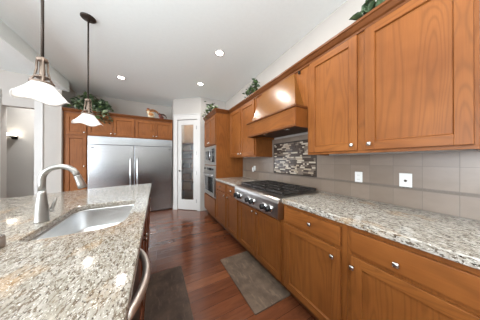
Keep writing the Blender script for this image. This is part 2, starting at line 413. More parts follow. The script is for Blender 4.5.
def shaker(F, a0, a1, z0, z1, parent, kn=None, st=.058, name='door', mats=HSET):
    a0, a1 = sorted((a0, a1)); b = MB()
    w = st; c = .004; st = st - c
    for q in range(4):       # sloped sticking between frame and panel
        io = [(a0 + st, z0 + st), (a1 - st, z0 + st), (a1 - st, z1 - st), (a0 + st, z1 - st)]; ii = [(a0 + w, z0 + w), (a1 - w, z0 + w), (a1 - w, z1 - w), (a0 + w, z1 - w)]
        (oa, oz), (pa, pz), (ra, rz), (sa, sz) = io[q], io[(q + 1) % 4], ii[(q + 1) % 4], ii[q]
        b.hexa([F.p(oa, 0, oz), F.p(pa, 0, pz), F.p(ra, 0, rz), F.p(sa, 0, sz), F.p(oa, -T, oz), F.p(pa, -T, pz), F.p(ra, -T + .011, rz), F.p(sa, -T + .011, sz)], 0 if q % 2 else 1)
    F.box(b, a0, a0 + st, -T, 0, z0, z1); F.box(b, a1 - st, a1, -T, 0, z0, z1)
    F.box(b, a0 + st, a1 - st, -T, 0, z0, z0 + st, 1); F.box(b, a0 + st, a1 - st, -T, 0, z1 - st, z1, 1)
    F.box(b, a0 + w, a1 - w, -T + .011, 0, z0 + w, z1 - w)
    o = b.build(name, [mats[0], hm(F, mats)], parent, .0016, 2, loc=F.p((a0 + a1) / 2, 0, z0))
    if kn: knob(F, kn[0], kn[1], o)
    return o
def slab(F, a0, a1, z0, z1, parent, kn=None, mats=HSET):
    b = MB(); F.box(b, a0, a1, -T, 0, z0, z1)
    o = b.build('drawer', hm(F, mats), parent, .003, 2, loc=F.p((a0 + a1) / 2, 0, z0))
    if kn: knob(F, kn[0], kn[1], o)
    return o
def carcass(F, a0, a1, depth, z0, z1, parent, mats=HSET, hollow=False, fr=None):
    a0, a1 = sorted((a0, a1)); b = MB(); t = .018
    if hollow:
        F.box(b, a0, a0 + t, 0, depth, z0, z1); F.box(b, a1 - t, a1, 0, depth, z0, z1)
        F.box(b, a0 + t, a1 - t, 0, t, z0, z1); F.box(b, a0 + t, a1 - t, depth - t, depth, z0, z1); F.box(b, a0 + t, a1 - t, t, depth - t, z0, z0 + t)
    else: F.box(b, a0, a1, 0, depth, z0, z1)
    return b.build('carcass', [mats[0]], parent, .001, 1)
CP = [(0, 0), (-.012, 0), (-.012, .018), (-.024, .026), (-.040, .052), (-.050, .058), (-.050, .075), (0, .075)]
def crown(F, a0, a1, z, parent, e0=0, e1=0, mats=CRN):
    # e0/e1: ends widen with the profile (a mitred outer corner)
    a0, a1 = sorted((a0, a1)); b = MB()
    b.prism(CP, lambda d, h: F.p(a0 + e0 * d, d, z + h), lambda d, h: F.p(a1 - e1 * d, d, z + h))
    return b.build('crown_moulding', hm(F, mats), parent, loc=F.p(a0, 0, z))

# ------------------------------------------------------------------ right wall: base run
FB = Face('X-', 1.05)          # face frames of the base run
def base_cab(y0, y1, label, spec, group='honey wood base cabinets under the grey granite worktop', ztop=.875):
    """spec(parent) adds doors and drawers; y0>y1 from far to near"""
    t = thing('base_cabinet', label, 'cabinet', (1.30, (y0 + y1) / 2, 0), group)
    carcass(FB, y0 - .0005, y1 + .0005, XW - 1.05 - .012, .10, ztop, t)
    k = MB(); FB.box(k, y0, y1, .07, .09, 0, .10); k.build('toe_kick', CRN[1], t)
    spec(t); return t
base_cab(2.918, 2.385, 'honey wood base cabinet between the oven tower and the next drawer cabinet', lambda t: (
    slab(FB, 2.895, 2.42, .73, .85, t, (2.65, .79)), shaker(FB, 2.895, 2.42, .125, .705, t, (2.46, .66))))
base_cab(2.385, 1.962, 'narrow honey wood base cabinet just left of the steel cooktop', lambda t: (
    slab(FB, 2.35, 1.985, .73, .85, t, (2.17, .79)), shaker(FB, 2.35, 1.985, .125, .705, t, (2.31, .66))))
base_cab(1.962, 1.075, 'two-door honey wood base cabinet directly under the steel cooktop', lambda t: (
    shaker(FB, 1.925, 1.525, .125, .69, t, (1.565, .655)), shaker(FB, 1.515, 1.10, .125, .69, t, (1.475, .655))), ztop=.715)
base_cab(1.075, .528, 'honey wood base cabinet with drawer just right of the steel cooktop', lambda t: (
    slab(FB, 1.045, .56, .72, .845, t, (.775, .785)), shaker(FB, 1.045, .56, .125, .695, t, (.605, .635))))
base_cab(.528, -.45, 'wide honey wood base cabinet at the right edge with oval drawer knob', lambda t: (
    slab(FB, .50, -.42, .72, .845, t, (.295, .765)), shaker(FB, .50, -.42, .125, .695, t, (.487, .635))))

# worktop with a notch for the cooktop
wt = plate([(1.019, 2.918), (1.019, 1.962), (1.585, 1.962), (1.585, 1.072), (1.019, 1.072), (1.019, -.5), (1.655, -.5), (1.655, 2.918)], [], .8755, .915, 'worktop', GRR, loc=(1.34, 1.2, .8755), bevel=.006)
tag(wt, 'grey and cream granite worktop running along the right wall around the cooktop', 'countertop')

# cooktop
ct = thing('gas_cooktop', 'stainless gas cooktop with black grates and six front knobs', 'cooktop', (1.27, 1.517, .72))
b = MB(); y0, y1 = 1.075, 1.960
b.prism([(.985, .722), (.978, .74), (.978, .872), (.985, .90), (1.003, .914), (1.03, .920), (1.583, .922), (1.583, .885), (1.05, .885), (1.046, .72), (1.0, .72)],
        lambda x, z: (x, y0, z), lambda x, z: (x, y1, z)); b.build('body', STY, ct, .002, 2)
b = MB(); b.box(1.075, 1.56, y0 + .03, y1 - .03, .922, .927); b.build('burner_pan', plain('burner_pan_steel', (96, 90, 86), .35, .8), ct)
for k in range(3):
    g0 = y0 + .03 + k * .2767; g1 = g0 + .2717; b = MB(); x0, x1 = 1.072, 1.565; z0, z1 = .944, .958; t = .007
    for x in (x0, (x0 + x1) / 2 - t, x1 - 2 * t): b.box(x, x + 2 * t, g0, g1, z0 - .004, z1)
    for y in (g0, g1 - 2 * t): b.box(x0, x1, y, y + 2 * t, z0 - .004, z1)
    for fx in (.25, .75):
        cx = x0 + (x1 - x0) * fx; cy = (g0 + g1) / 2
        for a in range(4):
            an = a * PI / 2; dx, dy = math.cos(an), math.sin(an); ln = .115 if a % 2 == 0 else .128
            b.box(cx + dx * .028 - (t if dy else 0), cx + dx * ln + (t if dy else 0), cy + dy * .028 - (t if dx else 0) * abs(dx), cy + dy * ln + (t if dx else 0) * abs(dx), z0, z1)
        for sgn in (-1, 1): b.box(cx - .115, cx + .115, cy + sgn * .065 - .005, cy + sgn * .065 + .005, z0, z1)
    for x in (x0, x1 - 2 * t):
        for y in (g0, g1 - 2 * t): b.box(x, x + 2 * t, y, y + 2 * t, .927, z0)
    b.build('grate', IRON, ct, .0015, 1)
    for fx in (.25, .75):
        q = MB(); q.lathe([(.05, 0), (.05, .006), (.036, .010), (.034, .014), (.0, .015)], (x0 + (x1 - x0) * fx, (g0 + g1) / 2, .927), (0, 0, 1), 20)
        q.build('burner', BLACK, ct)
for yk in (1.875, 1.785, 1.575, 1.485, 1.275, 1.185):
    q = MB(); o_ = (.978, yk, .80); ax = (-1, 0, 0)
    q.lathe([(.038, 0), (.038, .010), (.030, .016)], o_, ax, 24); kb = q.build('knob', CHROME, ct, loc=o_); kb['label'] = 'black knob on a bright steel collar'
    q = MB(); q.lathe([(.027, .015), (.0275, .042), (.024, .049), (0, .050)], o_, ax, 24); q.box(.978 - .056, .978 - .036, yk - .004, yk + .004, .775, .825); q.build('grip', BLACK, kb)

# backsplash
bs = thing('tile_backsplash', 'beige square tile backsplash with a thin dark accent strip on the right wall', 'backsplash', (XW, 1.2, .915))
def bsbox(y0, y1, z0, z1, name='tile_field', x=1.657, mat=TILE):
    b = MB(); b.box(x, XW - .002, y0, y1, z0, z1); return b.build(name, mat, bs, loc=(0, 0, 0))
bsbox(-.5, 2.918, .9155, 1.052); bsbox(-.5, 1.16, 1.070, 1.324); bsbox(1.912, 2.918, 1.070, 1.324); bsbox(1.16, 1.912, 1.531, 1.60)
bsbox(1.04, 1.16, 1.324, 1.60); bsbox(1.912, 1.95, 1.324, 1.60)
b = MB(); b.box(1.652, XW - .002, -.5, 2.918, 1.052, 1.070)
y = -.5
while y < 2.9: b.box(1.6495, 1.652, y + .004, y + .018, 1.057, 1.067); y += .022
b.build('accent_strip', plain('accent_taupe', (104, 92, 82), .4), bs)
mo = thing('mosaic_panel', 'brown and ivory glass mosaic panel behind the cooktop', 'mosaic panel', (1.655, 1.536, 1.07))
b = MB(); b.box(1.657, XW - .002, 1.16, 1.912, 1.0705, 1.5305); b.build('grout_bed', GROUT, mo)
b = MB()
for q in ((1.16, 1.172, 1.0705, 1.5305), (1.90, 1.912, 1.0705, 1.5305), (1.172, 1.90, 1.0705, 1.0825), (1.172, 1.90, 1.5185, 1.5305)): b.box(1.650, 1.657, *q)
b.build('liner_frame', DARKM, mo, .002, 2)
b = MB(); rows = 20; hz = (1.5165 - 1.0845) / rows; rr = random.Random(3)
for r in range(rows):
    y = 1.174 - rr.random() * .05; prev = -1
    while y < 1.898:
        w = rr.choice((.028, .05, .075, .11)); mi = rr.choices((0, 1, 2, 3), (40, 22, 26, 12))[0]
        if mi == prev and mi == 2: mi = 0
        prev = mi
        ya, yb = max(y, 1.174), min(y + w - .003, 1.898)
        if yb - ya > .006: b.box(1.653 + rr.random() * .0015, 1.657, ya, yb, 1.0845 + r * hz, 1.0845 + (r + 1) * hz - .003, mi)
        y += w
b.build('mosaic_tiles', MOS, mo)

# outlets
def outlet(y, z, hw, hh, label, kind):
    t = thing('wall_plate', label, 'outlet', (1.657, y, z))
    b = MB(); b.box(1.652, 1.6568, y - hw, y + hw, z - hh, z + hh); b.build('cover_plate', PLATE, t, .002, 2)
    if kind == 'duplex':
        for s in (-1, 1):
            b = MB(); b.box(1.6505, 1.652, y - .012, y + .012, z + s * .019 - .011, z + s * .019 + .011)
            for q in (-1, 1): b.box(1.650, 1.6505, y + q * .005 - .001, y + q * .005 + .001, z + s * .019 - .004, z + s * .019 + .004, 1)
            b.build('socket', [PLATE, GROUT], t)
    elif kind == 'jack':
        b = MB(); b.lathe([(.0085, 0), (.0085, .004), (.004, .006)], (1.652, y, z), (-1, 0, 0), 16); b.build('jack', GROUT, t)
    return t
outlet(.733, 1.113, .030, .050, 'white duplex outlet plate, the left one of the two right of the cooktop', 'duplex')
outlet(.426, 1.116, .0345, .056, 'wider white plate with one dark jack, nearest the right edge', 'jack')
ol = outlet(2.46, 1.12, .030, .045, 'white plate with a plug-in left of the cooktop by the upper cabinet', 'none')
b = MB(); b.box(1.612, 1.652, 2.455, 2.49, 1.075, 1.135); b.ball((1.628, 2.472, 1.075), .02, 0, (1, .8, 1.2)); b.build('plug_in', PLATE, ol, .006, 2)

# ------------------------------------------------------------------ right wall: uppers
FU = Face('X-', 1.34); ZU0, ZU1 = 1.325, 2.222; UD = XW - 1.34
def upper(y0, y1, label, doors, e0=0, e1=0):
    t = thing('wall_cabinet', label, 'cabinet', (1.5, (y0 + y1) / 2, ZU0), 'honey wood wall cabinets on the right wall')
    b = MB(); FU.box(b, y0, y1, 0, UD, ZU0 + .018, ZU1 + .0745)
    FU.box(b, y0, y1, 0, .02, ZU0, ZU0 + .018, 1); FU.box(b, y0, y0 - .018, .02, UD, ZU0, ZU0 + .018, 0); FU.box(b, y1, y1 + .018, .02, UD, ZU0, ZU0 + .018, 0)
    b.build('carcass', [WZ, WY], t, .001, 1)
    for a0, a1, kn in doors: shaker(FU, a0, a1, ZU0 + .022, ZU1 - .006, t, (kn, ZU0 + .062), .060)
    crown(FU, y0, y1, ZU1, t, e1=e1, e0=e0); return t
upper(2.918, 1.957, 'two-door honey wood wall cabinet between the oven tower and the hood', [(2.88, 2.432, 2.472), (2.412, 1.985, 2.378)])
upper(1.036, .098, 'tall wide honey wood wall cabinet filling the upper right corner', [(1.005, .597, .627), (.546, .112, .516)], e0=1)

# hood
hd = thing('range_hood', 'honey wood range hood with a tapered front over the cooktop', 'range hood', (1.4, 1.496, 1.60))
b = MB(); FU.box(b, 1.9565, 1.0365, 0, UD, 1.79, ZU1 + .0745); b.build('back_panel', WZ, hd, .001, 1)
b = MB(); z0, z1 = 1.815, ZU1 + .0
b.hexa([(1.205, 1.075, z0), (1.34, 1.075, z0), (1.34, 1.885, z0), (1.205, 1.885, z0), (1.328, 1.20, z1), (1.34, 1.20, z1), (1.34, 1.79, z1), (1.328, 1.79, z1)])
b.build('tapered_front', HOODW, hd, .002, 2)
b = MB(); X0, Y0, Y1 = 1.172, 1.045, 1.922
b.box(X0, 1.655, Y0, Y0 + .02, 1.60, 1.79); b.box(X0, 1.655, Y1 - .02, Y1, 1.60, 1.79); b.box(X0, X0 + .02, Y0 + .02, Y1 - .02, 1.60, 1.79, 1)
b.box(X0 + .02, 1.655, Y0 + .02, Y1 - .02, 1.77, 1.79, 1); b.build('mantel_box', [WZ, WY], hd, .0015, 1)
b = MB(); b.box(X0 - .008, X0, Y0 - .006, Y1 + .008, 1.60, 1.622); b.box(X0 - .016, 1.34, Y0 - .007, Y1 + .016, 1.79, 1.803); b.box(X0 - .008, 1.34, Y0 - .004, Y1 + .008, 1.803, 1.815)
b.build('mantel_moulding', CRN[1], hd, .003, 2)
b = MB(); b.box(X0 + .06, 1.62, Y0 + .06, Y1 - .06, 1.622, 1.64); b.box(X0 + .02, 1.655, Y0 + .02, Y1 - .02, 1.64, 1.655)
b.build('vent_liner', LINER, hd)
for yl in (1.28, 1.68):
    b = MB(); b.lathe([(.025, 0), (.025, .004), (0, .005)], (1.30, yl, 1.622), (0, 0, -1), 16); b.build('liner_lamp', CHROME, hd)
crown(FU, 1.9565, 1.0365, ZU1, hd)
b = MB(); b.box(1.318, 1.34, 1.125, 1.14, 2.185, 2.215); b.build('corner_block', DARKM, hd)

# oven tower
FT = Face('X-', 1.05)
tw = thing('oven_tower', 'tall honey wood oven tower cabinet between the worktop and the pantry', 'cabinet', (1.35, 3.328, 0))
TY0, TY1 = 3.737, 2.9195
b = MB(); d = XW - 1.05 - .008
FT.box(b, TY0, TY0 - .02, 0, d, .1, 2.2965); FT.box(b, TY1, TY1 + .02, 0, d, .1, 2.2965); FT.box(b, TY0 - .02, TY1 + .02, d - .02, d, .1, 2.2965)
for z0, z1 in ((.1, .12), (.482, .50), (1.155, 1.172), (1.575, 1.592), (2.20, 2.2965)): FT.box(b, TY0 - .02, TY1 + .02, 0, d - .02, z0, z1)
b.build('carcass', [WZ], tw, .001, 1)
k = MB(); FT.box(k, TY0, TY1, .07, .09, 0, .10); k.build('toe_kick', CRN[1], tw)
slab(FT, 3.715, 2.945, .13, .475, tw)
shaker(FT, 3.715, 3.335, 1.60, 2.19, tw, (3.365, 1.65)); shaker(FT, 3.322, 2.945, 1.60, 2.19, tw, (3.292, 1.65))
crown(FT, TY0, TY1, ZU1, tw, e0=1)
FS = Face('Y-', TY1)
b = MB(); b.prism(CP, lambda d_, h_: (1.05 + d_, TY1 + d_, ZU1 + h_), lambda d_, h_: (1.289, TY1 + d_, ZU1 + h_)); b.build('crown_moulding', CRN[2], tw)
def oven(name, label, cat, z0, z1, micro):
    y0, y1 = 3.712, 2.944
    t = thing(name, label, cat, (1.3, 3.328, z0))
    b = MB(); FT.box(b, y0, y1, -.012, .45, z0, z1); b.build('body', STY, t, .002, 2)
    if micro:
        b = MB(); FT.box(b, y0 - .07, y1 + .22, -.026, -.0125, z0 + .06, z1 - .06); dr = b.build('door', STY, t, .003, 2)
        b = MB(); FT.box(b, y0 - .12, y1 + .27, -.029, -.0262, z0 + .10, z1 - .10); b.build('window', DGLASS, dr)
        b = MB(); FT.box(b, y1 + .205, y1 + .06, -.022, -.0125, z0 + .06, z1 - .06); cp = b.build('control_panel', DGLASS, t)
        b = MB(); FT.box(b, y1 + .18, y1 + .085, -.0235, -.0222, z1 - .12, z1 - .085); b.build('display', BADGE, cp)
        b = MB(); yh = y1 + .235; b.tube([(1.024, yh, z0 + .08), (.995, yh, z0 + .09), (.995, yh, z1 - .09), (1.024, yh, z1 - .08)], .007, 10); b.build('handle', CHROME, dr)
    else:
        b = MB(); FT.box(b, y0 - .01, y1 + .01, -.024, -.0125, z1 - .13, z1 - .01); cp = b.build('control_panel', STY, t, .002, 2)
        b = MB(); FT.box(b, 3.50, 3.15, -.0262, -.0242, z1 - .10, z1 - .045); b.build('display', DGLASS, cp)
        for yk in (3.62, 3.05):
            b = MB(); b.lathe([(.022, 0), (.021, .022), (.0, .024)], (1.026, yk, z1 - .07), (-1, 0, 0), 18); b.build('dial', BLACK, cp)
        b = MB(); FT.box(b, y0 - .01, y1 + .01, -.032, -.0125, z0 + .03, z1 - .14); dr = b.build('door', STY, t, .003, 2)
        b = MB(); FT.box(b, y0 - .11, y1 + .11, -.035, -.0322, z0 + .10, z1 - .24); b.build('window', DGLASS, dr)
        b = MB(); zh = z1 - .185; b.tube([(1.018, y0 - .05, zh), (.985, y0 - .055, zh), (.985, y1 + .055, zh), (1.018, y1 + .05, zh)], .010, 10); b.build('handle', CHROME, dr)
oven('microwave', 'stainless built-in microwave in the oven tower above the oven', 'microwave', 1.173, 1.574, True)
oven('wall_oven', 'stainless wall oven with dark window under the microwave', 'oven', .501, 1.154, False)

# ------------------------------------------------------------------ back wall: fridge run
FR = Face('Y-', YF)
pc = thing('pantry_cabinet', 'tall narrow wood cabinet at the left end of the fridge run', 'cabinet', (-1.44, 4.6, 0), None)
carcass(FR, -1.63, -1.275, YB - YF - .005, .10, 2.2965 - .0, pc)
k = MB(); FR.box(k, -1.63, -1.275, .06, .08, 0, .1); k.build('toe_kick', CRN[2], pc)
shaker(FR, -1.595, -1.29, 1.80, 2.205, pc, (-1.315, 1.85)); shaker(FR, -1.595, -1.29, .125, 1.775, pc, (-1.315, 1.15))
crown(FR, -1.634, -1.275, ZU1 + .02 - .0, pc)
def over(a0, a1, am, label):
    t = thing('wall_cabinet', label, 'cabinet', ((a0 + a1) / 2, 4.6, 1.80), 'honey wood cabinets above the fridge')
    carcass(FR, a0, a1, YB - YF - .005, 1.795, 2.2965, t)
    shaker(FR, a0 + .012, am - .006, 1.815, 2.215, t, (am - .035, 1.86), .05); shaker(FR, am + .006, a1 - .014, 1.815, 2.215, t, (am + .035, 1.86), .05)
    crown(FR, a0, a1, ZU1 + .02, t); return t
over(-1.2745, -.441, -.846, 'two-door honey wood cabinet above the left fridge door, under the ivy')
over(-.4405, .372, -.03, 'two-door honey wood cabinet above the right fridge door, under the figurines')
fr = thing('refrigerator', 'wide stainless double-door refrigerator on the back wall', 'refrigerator', (-.45, 4.65, 0))
b = MB(); b.box(-1.272, .366, YF + .03, YB - .02, .03, 1.79); b.box(-1.2, .30, YF + .05, YB - .05, 0, .03); b.build('body', BADGE, fr)
b = MB(); b.box(-1.272, -1.255, YF - .004, YF + .03, .03, 1.79); b.box(.349, .366, YF - .004, YF + .03, .03, 1.79); b.box(-1.255, .349, YF - .004, YF + .03, 1.618, 1.79)
b.box(-1.255, .349, YF - .006, YF - .004, 1.765, 1.779); b.build('trim_frame', STX, fr, .002, 2)
for a0, a1, hx, bx in ((-1.253, -.462, -.525, -1.19), (-.452, .347, -.391, .30)):
    b = MB(); b.box(a0, a1, YF - .03, YF + .029, .075, 1.610); dr = b.build('door', STX, fr, .006, 3, loc=((a0 + a1) / 2, YF, .075))
    b = MB(); b.tube([(hx, YF - .03, 1.32), (hx, YF - .075, 1.315), (hx, YF - .08, 1.29), (hx, YF - .08, .50), (hx, YF - .075, .475), (hx, YF - .03, .47)], .0125, 14); b.build('handle', CHROME, dr)
    b = MB(); b.box(bx - .028, bx + .028, YF - .032, YF - .03, 1.535, 1.55); b.build('badge', BADGE, dr)
b = MB(); b.box(-1.253, .347, YF + .0, YF + .029, .03, .07)
for z in (.038, .048, .058): b.box(-1.25, .344, YF - .004, YF, z, z + .004)
b.build('toe_grille', STX, fr)

# ------------------------------------------------------------------ island
IX = -.062
outer = [(IX, -.25), (IX, 2.774)]
for t_ in (0, .25, .5, .75, 1): outer.append((-.40 - .874 * t_, 2.70 - .384 * t_ ** 1.25))
outer.append((-1.274, -.25)); outer = outer[::-1]
def rrect(x0, x1, y0, y1, rs, n=8):
    pts = []; cs = [(x1, y1, 0), (x0, y1, 1), (x0, y0, 2), (x1, y0, 3)]
    for (cx, cy, q), r in zip(cs, rs):
        ox = cx - r if cx == x1 else cx + r; oy = cy - r if cy == y1 else cy + r
        for k in range(n + 1):
            a = q * PI / 2 + PI / 2 * k / n; pts.append((ox + r * math.cos(a), oy + r * math.sin(a)))
    return pts
SX0, SX1, SY0, SY1 = -.54, -.16, 1.045, 1.672
hole = rrect(SX0, SX1, SY0, SY1, (.035, .09, .05, .13))
it = plate(outer, [hole], .8755, .915, 'worktop', GRI, loc=(-.66, 1.2, .8755), bevel=.005)
tag(it, 'cream granite island worktop with the sink cut into it', 'countertop')
# sink
sk = thing('kitchen_sink', 'stainless undermount sink bowl in the island worktop', 'sink', (-.36, 1.40, .69))
b = MB(); prev = None
for off, z, r in ((-.016, .8745, 0), (.006, .8745, 0), (.006, .87, 0), (.012, .74, .0), (.03, .71, 0), (.06, .703, 0)):
    lp = rrect(SX0 + off, SX1 - off, SY0 + off, SY1 - off, [max(.02, q - off) for q in (.035, .09, .05, .13)])
    ring = [b.bm.verts.new((x, y, z)) for x, y in lp]
    if prev:
        for k in range(len(ring)):
            f = b.bm.faces.new((prev[k], prev[(k + 1) % len(ring)], ring[(k + 1) % len(ring)], ring[k])); f.smooth = True
    prev = ring
b.bm.faces.new(prev); bw = b.build('bowl', SINKM, sk)
sm = bw.modifiers.new('thick', 'SOLIDIFY'); sm.thickness = .0015; sm.offset = 0
b = MB(); b.lathe([(.045, 0), (.045, .004), (.034, .004), (.03, .001), (0, .001)], (-.36, 1.45, .7035), (0, 0, 1), 24); b.build('drain', CHROME, sk)

# faucet
fa = thing('faucet', 'brushed nickel gooseneck faucet standing behind the island sink', 'faucet', (-.584, 1.335, .915))
fx, fy = -.584, 1.335
b = MB(); b.lathe([(.030, 0), (.030, .006), (.0285, .012), (.0275, .05), (.026, .085), (.0215, .125), (.0175, .16), (.0165, .18)], (fx, fy, .9152), (0, 0, 1), 28); b.build('base', FAUC, fa)
pts = [(fx, fy, 1.09), (fx, fy, 1.13)]; R_ = .075; zc = 1.158
for k in range(15):
    a = PI - k * (PI * .93) / 14; pts.append((fx + R_ + R_ * math.cos(a), fy, zc + R_ * math.sin(a)))
b = MB(); b.tube(pts, .0155, 16); b.build('gooseneck', FAUC, fa)
e = Vector(pts[-1]); dv = (Vector(pts[-1]) - Vector(pts[-2])).normalized()
b = MB(); b.lathe([(.0165, 0), (.017, .004), (.017, .02), (.020, .055), (.0215, .078), (.018, .082), (0, .082)], tuple(e), tuple(dv), 22); sp = b.build('spray_head', FAUC, fa)
b = MB(); b.lathe([(.016, .0825), (.0155, .085), (0, .085)], tuple(e), tuple(dv), 20); b.build('nozzle', GROUT, sp)
b = MB(); b.lathe([(.011, 0), (.0115, .018), (.010, .024), (0, .025)], (fx + .018, fy + .012, .972), (.8, .6, 0), 18)
b.tube([(fx + .030, fy + .020, .978), (fx + .036, fy + .024, .995), (fx + .040, fy + .028, 1.02), (fx + .045, fy + .032, 1.04)], [.008, .0085, .0075, .005], 12); b.build('lever', FAUC, fa)
# little metal dispenser at the left border
ds = thing('soap_dispenser', 'small squat taupe metal block on the island by the left border', 'dispenser', (-.566, 1.0, .915))
b = MB(); b.box(-.585, -.548, .975, 1.03, .9152, .962); b.build('body', plain('taupe_metal', (150, 134, 122), .4, .6), ds, .006, 2)
b = MB(); b.box(-.583, -.550, .977, 1.028, .962, .967); b.build('lid', NICK, ds, .002, 2)

# island base: dark cherry cabinets and dishwasher along the aisle
FI = Face('X+', -.105)
def isl(y0, y1, label, spec, depth=.60):
    t = thing('island_cabinet', label, 'cabinet', (-.4, (y0 + y1) / 2, 0), 'dark stained cabinets of the island')
    carcass(FI, y0, y1, depth, .10, .8745, t, DRK, True)
    k = MB(); FI.box(k, y0, y1, .07, .09, 0, .10); k.build('toe_kick', DRK[1], t)
    spec(t); return t
isl(1.80, 2.66, 'dark stained island cabinet at the end nearest the fridge', lambda t: (
    slab(FI, 1.83, 2.63, .73, .85, t, (2.23, .79), DRK), shaker(FI, 1.83, 2.225, .125, .705, t, (2.19, .65), mats=DRK), shaker(FI, 2.235, 2.63, .125, .705, t, (2.27, .65), mats=DRK)))
isl(1.0195, 1.7995, 'dark stained island cabinet holding the sink, beside the dishwasher', lambda t: (
    shaker(FI, 1.05, 1.405, .125, .85, t, (1.37, .67), mats=DRK), shaker(FI, 1.415, 1.77, .125, .85, t, (1.45, .67), mats=DRK)))
isl(-.22, .4195, 'dark stained island cabinet nearest the viewer, before the dishwasher', lambda t: (
    shaker(FI, -.19, .39, .125, .85, t, (.35, .67), mats=DRK),))
t = thing('island_back_panel', 'dark stained panel closing the seating side of the island', 'panel', (-.72, 1.2, 0))
b = MB(); b.box(-.98, -.962, -.22, 2.36, 0, .8745); b.build('panel', DRK[0], t)
b = MB()
for yy in (.0, 1.1, 2.2): b.box(-.962, -.7065, yy, yy + .02, 0, .8745)
b.build('brace', DRK[0], t)
dw = thing('dishwasher', 'dark dishwasher with a bowed bright handle in the island', 'dishwasher', (-.4, .74, 0))
b = MB(); FI.box(b, .422, 1.018, 0, .56, .10, .87); FI.box(b, .45, 1.0, .06, .5, 0, .10); b.build('body', BLACK, dw)
b = MB(); FI.box(b, .426, 1.0145, -.022, -.0005, .11, .865); dr = b.build('door', plain('dark_appliance_steel', (64, 54, 50), .3, .8), dw, .003, 2)
pts = []
for k in range(17):
    s_ = k / 16; pts.append((-.088 + .050 * math.sin(PI * s_) ** .8, 1.006 - .42 * s_, .775))
b = MB(); b.tube(pts, .0165, 14); b.build('handle', plain('satin_bow_handle', (226, 218, 210), .42, 1), dr)

# floor mats
def mat(name, x0, x1, y0, y1, m, label):
    o = plate(rrect(x0, x1, y0, y1, (.012,) * 4, 4), [], .0005, .011, name, m, loc=((x0 + x1) / 2, (y0 + y1) / 2, .0005), bevel=.004)
    tag(o, label, 'floor mat', 'kitchen floor mats')
mat('floor_mat', .712, 1.118, 1.05, 1.84, MATR, 'taupe kitchen mat on the floor in front of the cooktop cabinet')
mat('floor_mat', -.085, .262, 1.14, 1.965, MATL, 'dark brown kitchen mat on the floor beside the island')

# ------------------------------------------------------------------ lamps
def pendant(x, y, label):
    t = thing('pendant_lamp', label, 'pendant lamp', (x, y, H - .0), 'pendant lamps over the island')
    b = MB(); b.lathe([(.066, H - .001), (.066, H - .010), (.052, H - .018), (.018, H - .022), (.012, H - .040), (0, H - .042)], (x, y, 0), n=32); b.build('canopy', DARKM, t)
    b = MB(); b.tube([(x, y, H - .04), (x, y, 1.94)], .0075, 12); b.build('rod', DARKM, t)
    b = MB(); b.lathe([(.012, 1.955), (.026, 1.948), (.026, 1.93), (.014, 1.925), (0, 1.925)], (x, y, 0), n=24)
    for k in range(4):
        a = k * PI / 2 + .5; c_, s_ = math.cos(a), math.sin(a)
        b.tube([(x + c_ * .022, y + s_ * .022, 1.94), (x + c_ * .024, y + s_ * .024, 1.87), (x + c_ * .032, y + s_ * .032, 1.82), (x + c_ * .050, y + s_ * .050, 1.785)], .006, 8)
    b.lathe([(.031, 1.828), (.034, 1.822), (.031, 1.816)], (x, y, 0), n=24); b.lathe([(.046, 1.792), (.056, 1.786), (.056, 1.778), (.046, 1.776)], (x, y, 0), n=24)
    b.lathe([(.012, 1.925), (.014, 1.87), (.014, 1.80), (0, 1.80)], (x, y, 0), n=16); b.build('cage', BRZ, t)
    def wv(r, z, a):
        k_ = max(0, (r - .06) / .055); return r * (1 + .03 * k_ * math.cos(4 * a)), z - .010 * k_ * math.cos(4 * a)
    prof = [(.046, 1.785), (.051, 1.776), (.064, 1.755), (.080, 1.733), (.097, 1.712), (.112, 1.693), (.123, 1.684), (.123, 1.680), (.11, 1.687), (.095, 1.706), (.078, 1.728), (.061, 1.752), (.045, 1.775)]
    b = MB(); b.lathe(prof, (x, y, 0), n=48, wav=wv); b.build('glass_shade', SHADE, t)
    b = MB(); b.ball((x, y, 1.735), .022, 0, (1, 1, 1.25)); b.build('bulb', BULB, t)
    l = bpy.data.lights.new('pendant_light', 'POINT'); l.energy = .45; l.color = CAN_COL; l.shadow_soft_size = .03
    o = bpy.data.objects.new('pendant_light', l); C.objects.link(o); o.location = (x, y, 1.69)
pendant(-.669, 1.53, 'nearer pendant lamp with white bell glass hanging over the faucet')
pendant(-.669, 2.313, 'farther pendant lamp with white bell glass in front of the fridge cabinets')
def can(x, y, label):
    t = thing('recessed_light', label, 'ceiling light', (x, y, H), 'recessed ceiling lights')
    b = MB(); b.lathe([(.052, H - .001), (.056, H - .006), (.072, H - .004), (.074, H - .001)], (x, y, 0), n=32); b.build('trim_ring', WHITE, t)
    b = MB(); b.lathe([(.052, H - .0008), (.051, H - .004), (0, H - .005)], (x, y, 0), n=32); b.build('lens', LENS, t)
    area('recessed_light_beam', (x, y, H - .012), (x, y, 0), .1, .1, CAN_POWER, CAN_COL, 'DISK')
can(.821, 2.148, 'recessed ceiling light nearest the range hood, largest of the three')
can(.806, 3.207, 'recessed ceiling light in front of the pantry door')
can(-.596, 3.683, 'recessed ceiling light in front of the fridge cabinets')
for x, y in ((.821, 1.09), (.821, .03), (-.60, 1.55), (-.60, -.5)): area('recessed_light_beam', (x, y, H - .012), (x, y, 0), .1, .1, CAN_POWER, CAN_COL, 'DISK')  # extra downlight beams added out of view, without fixtures
area('hall_fill_light', (-1.95, 4.62, H - .02), (-2.2, 4.9, 0), .3, .3, 10, (.97, .98, 1), 'DISK')  # unseen fill light, added to brighten the hall wall
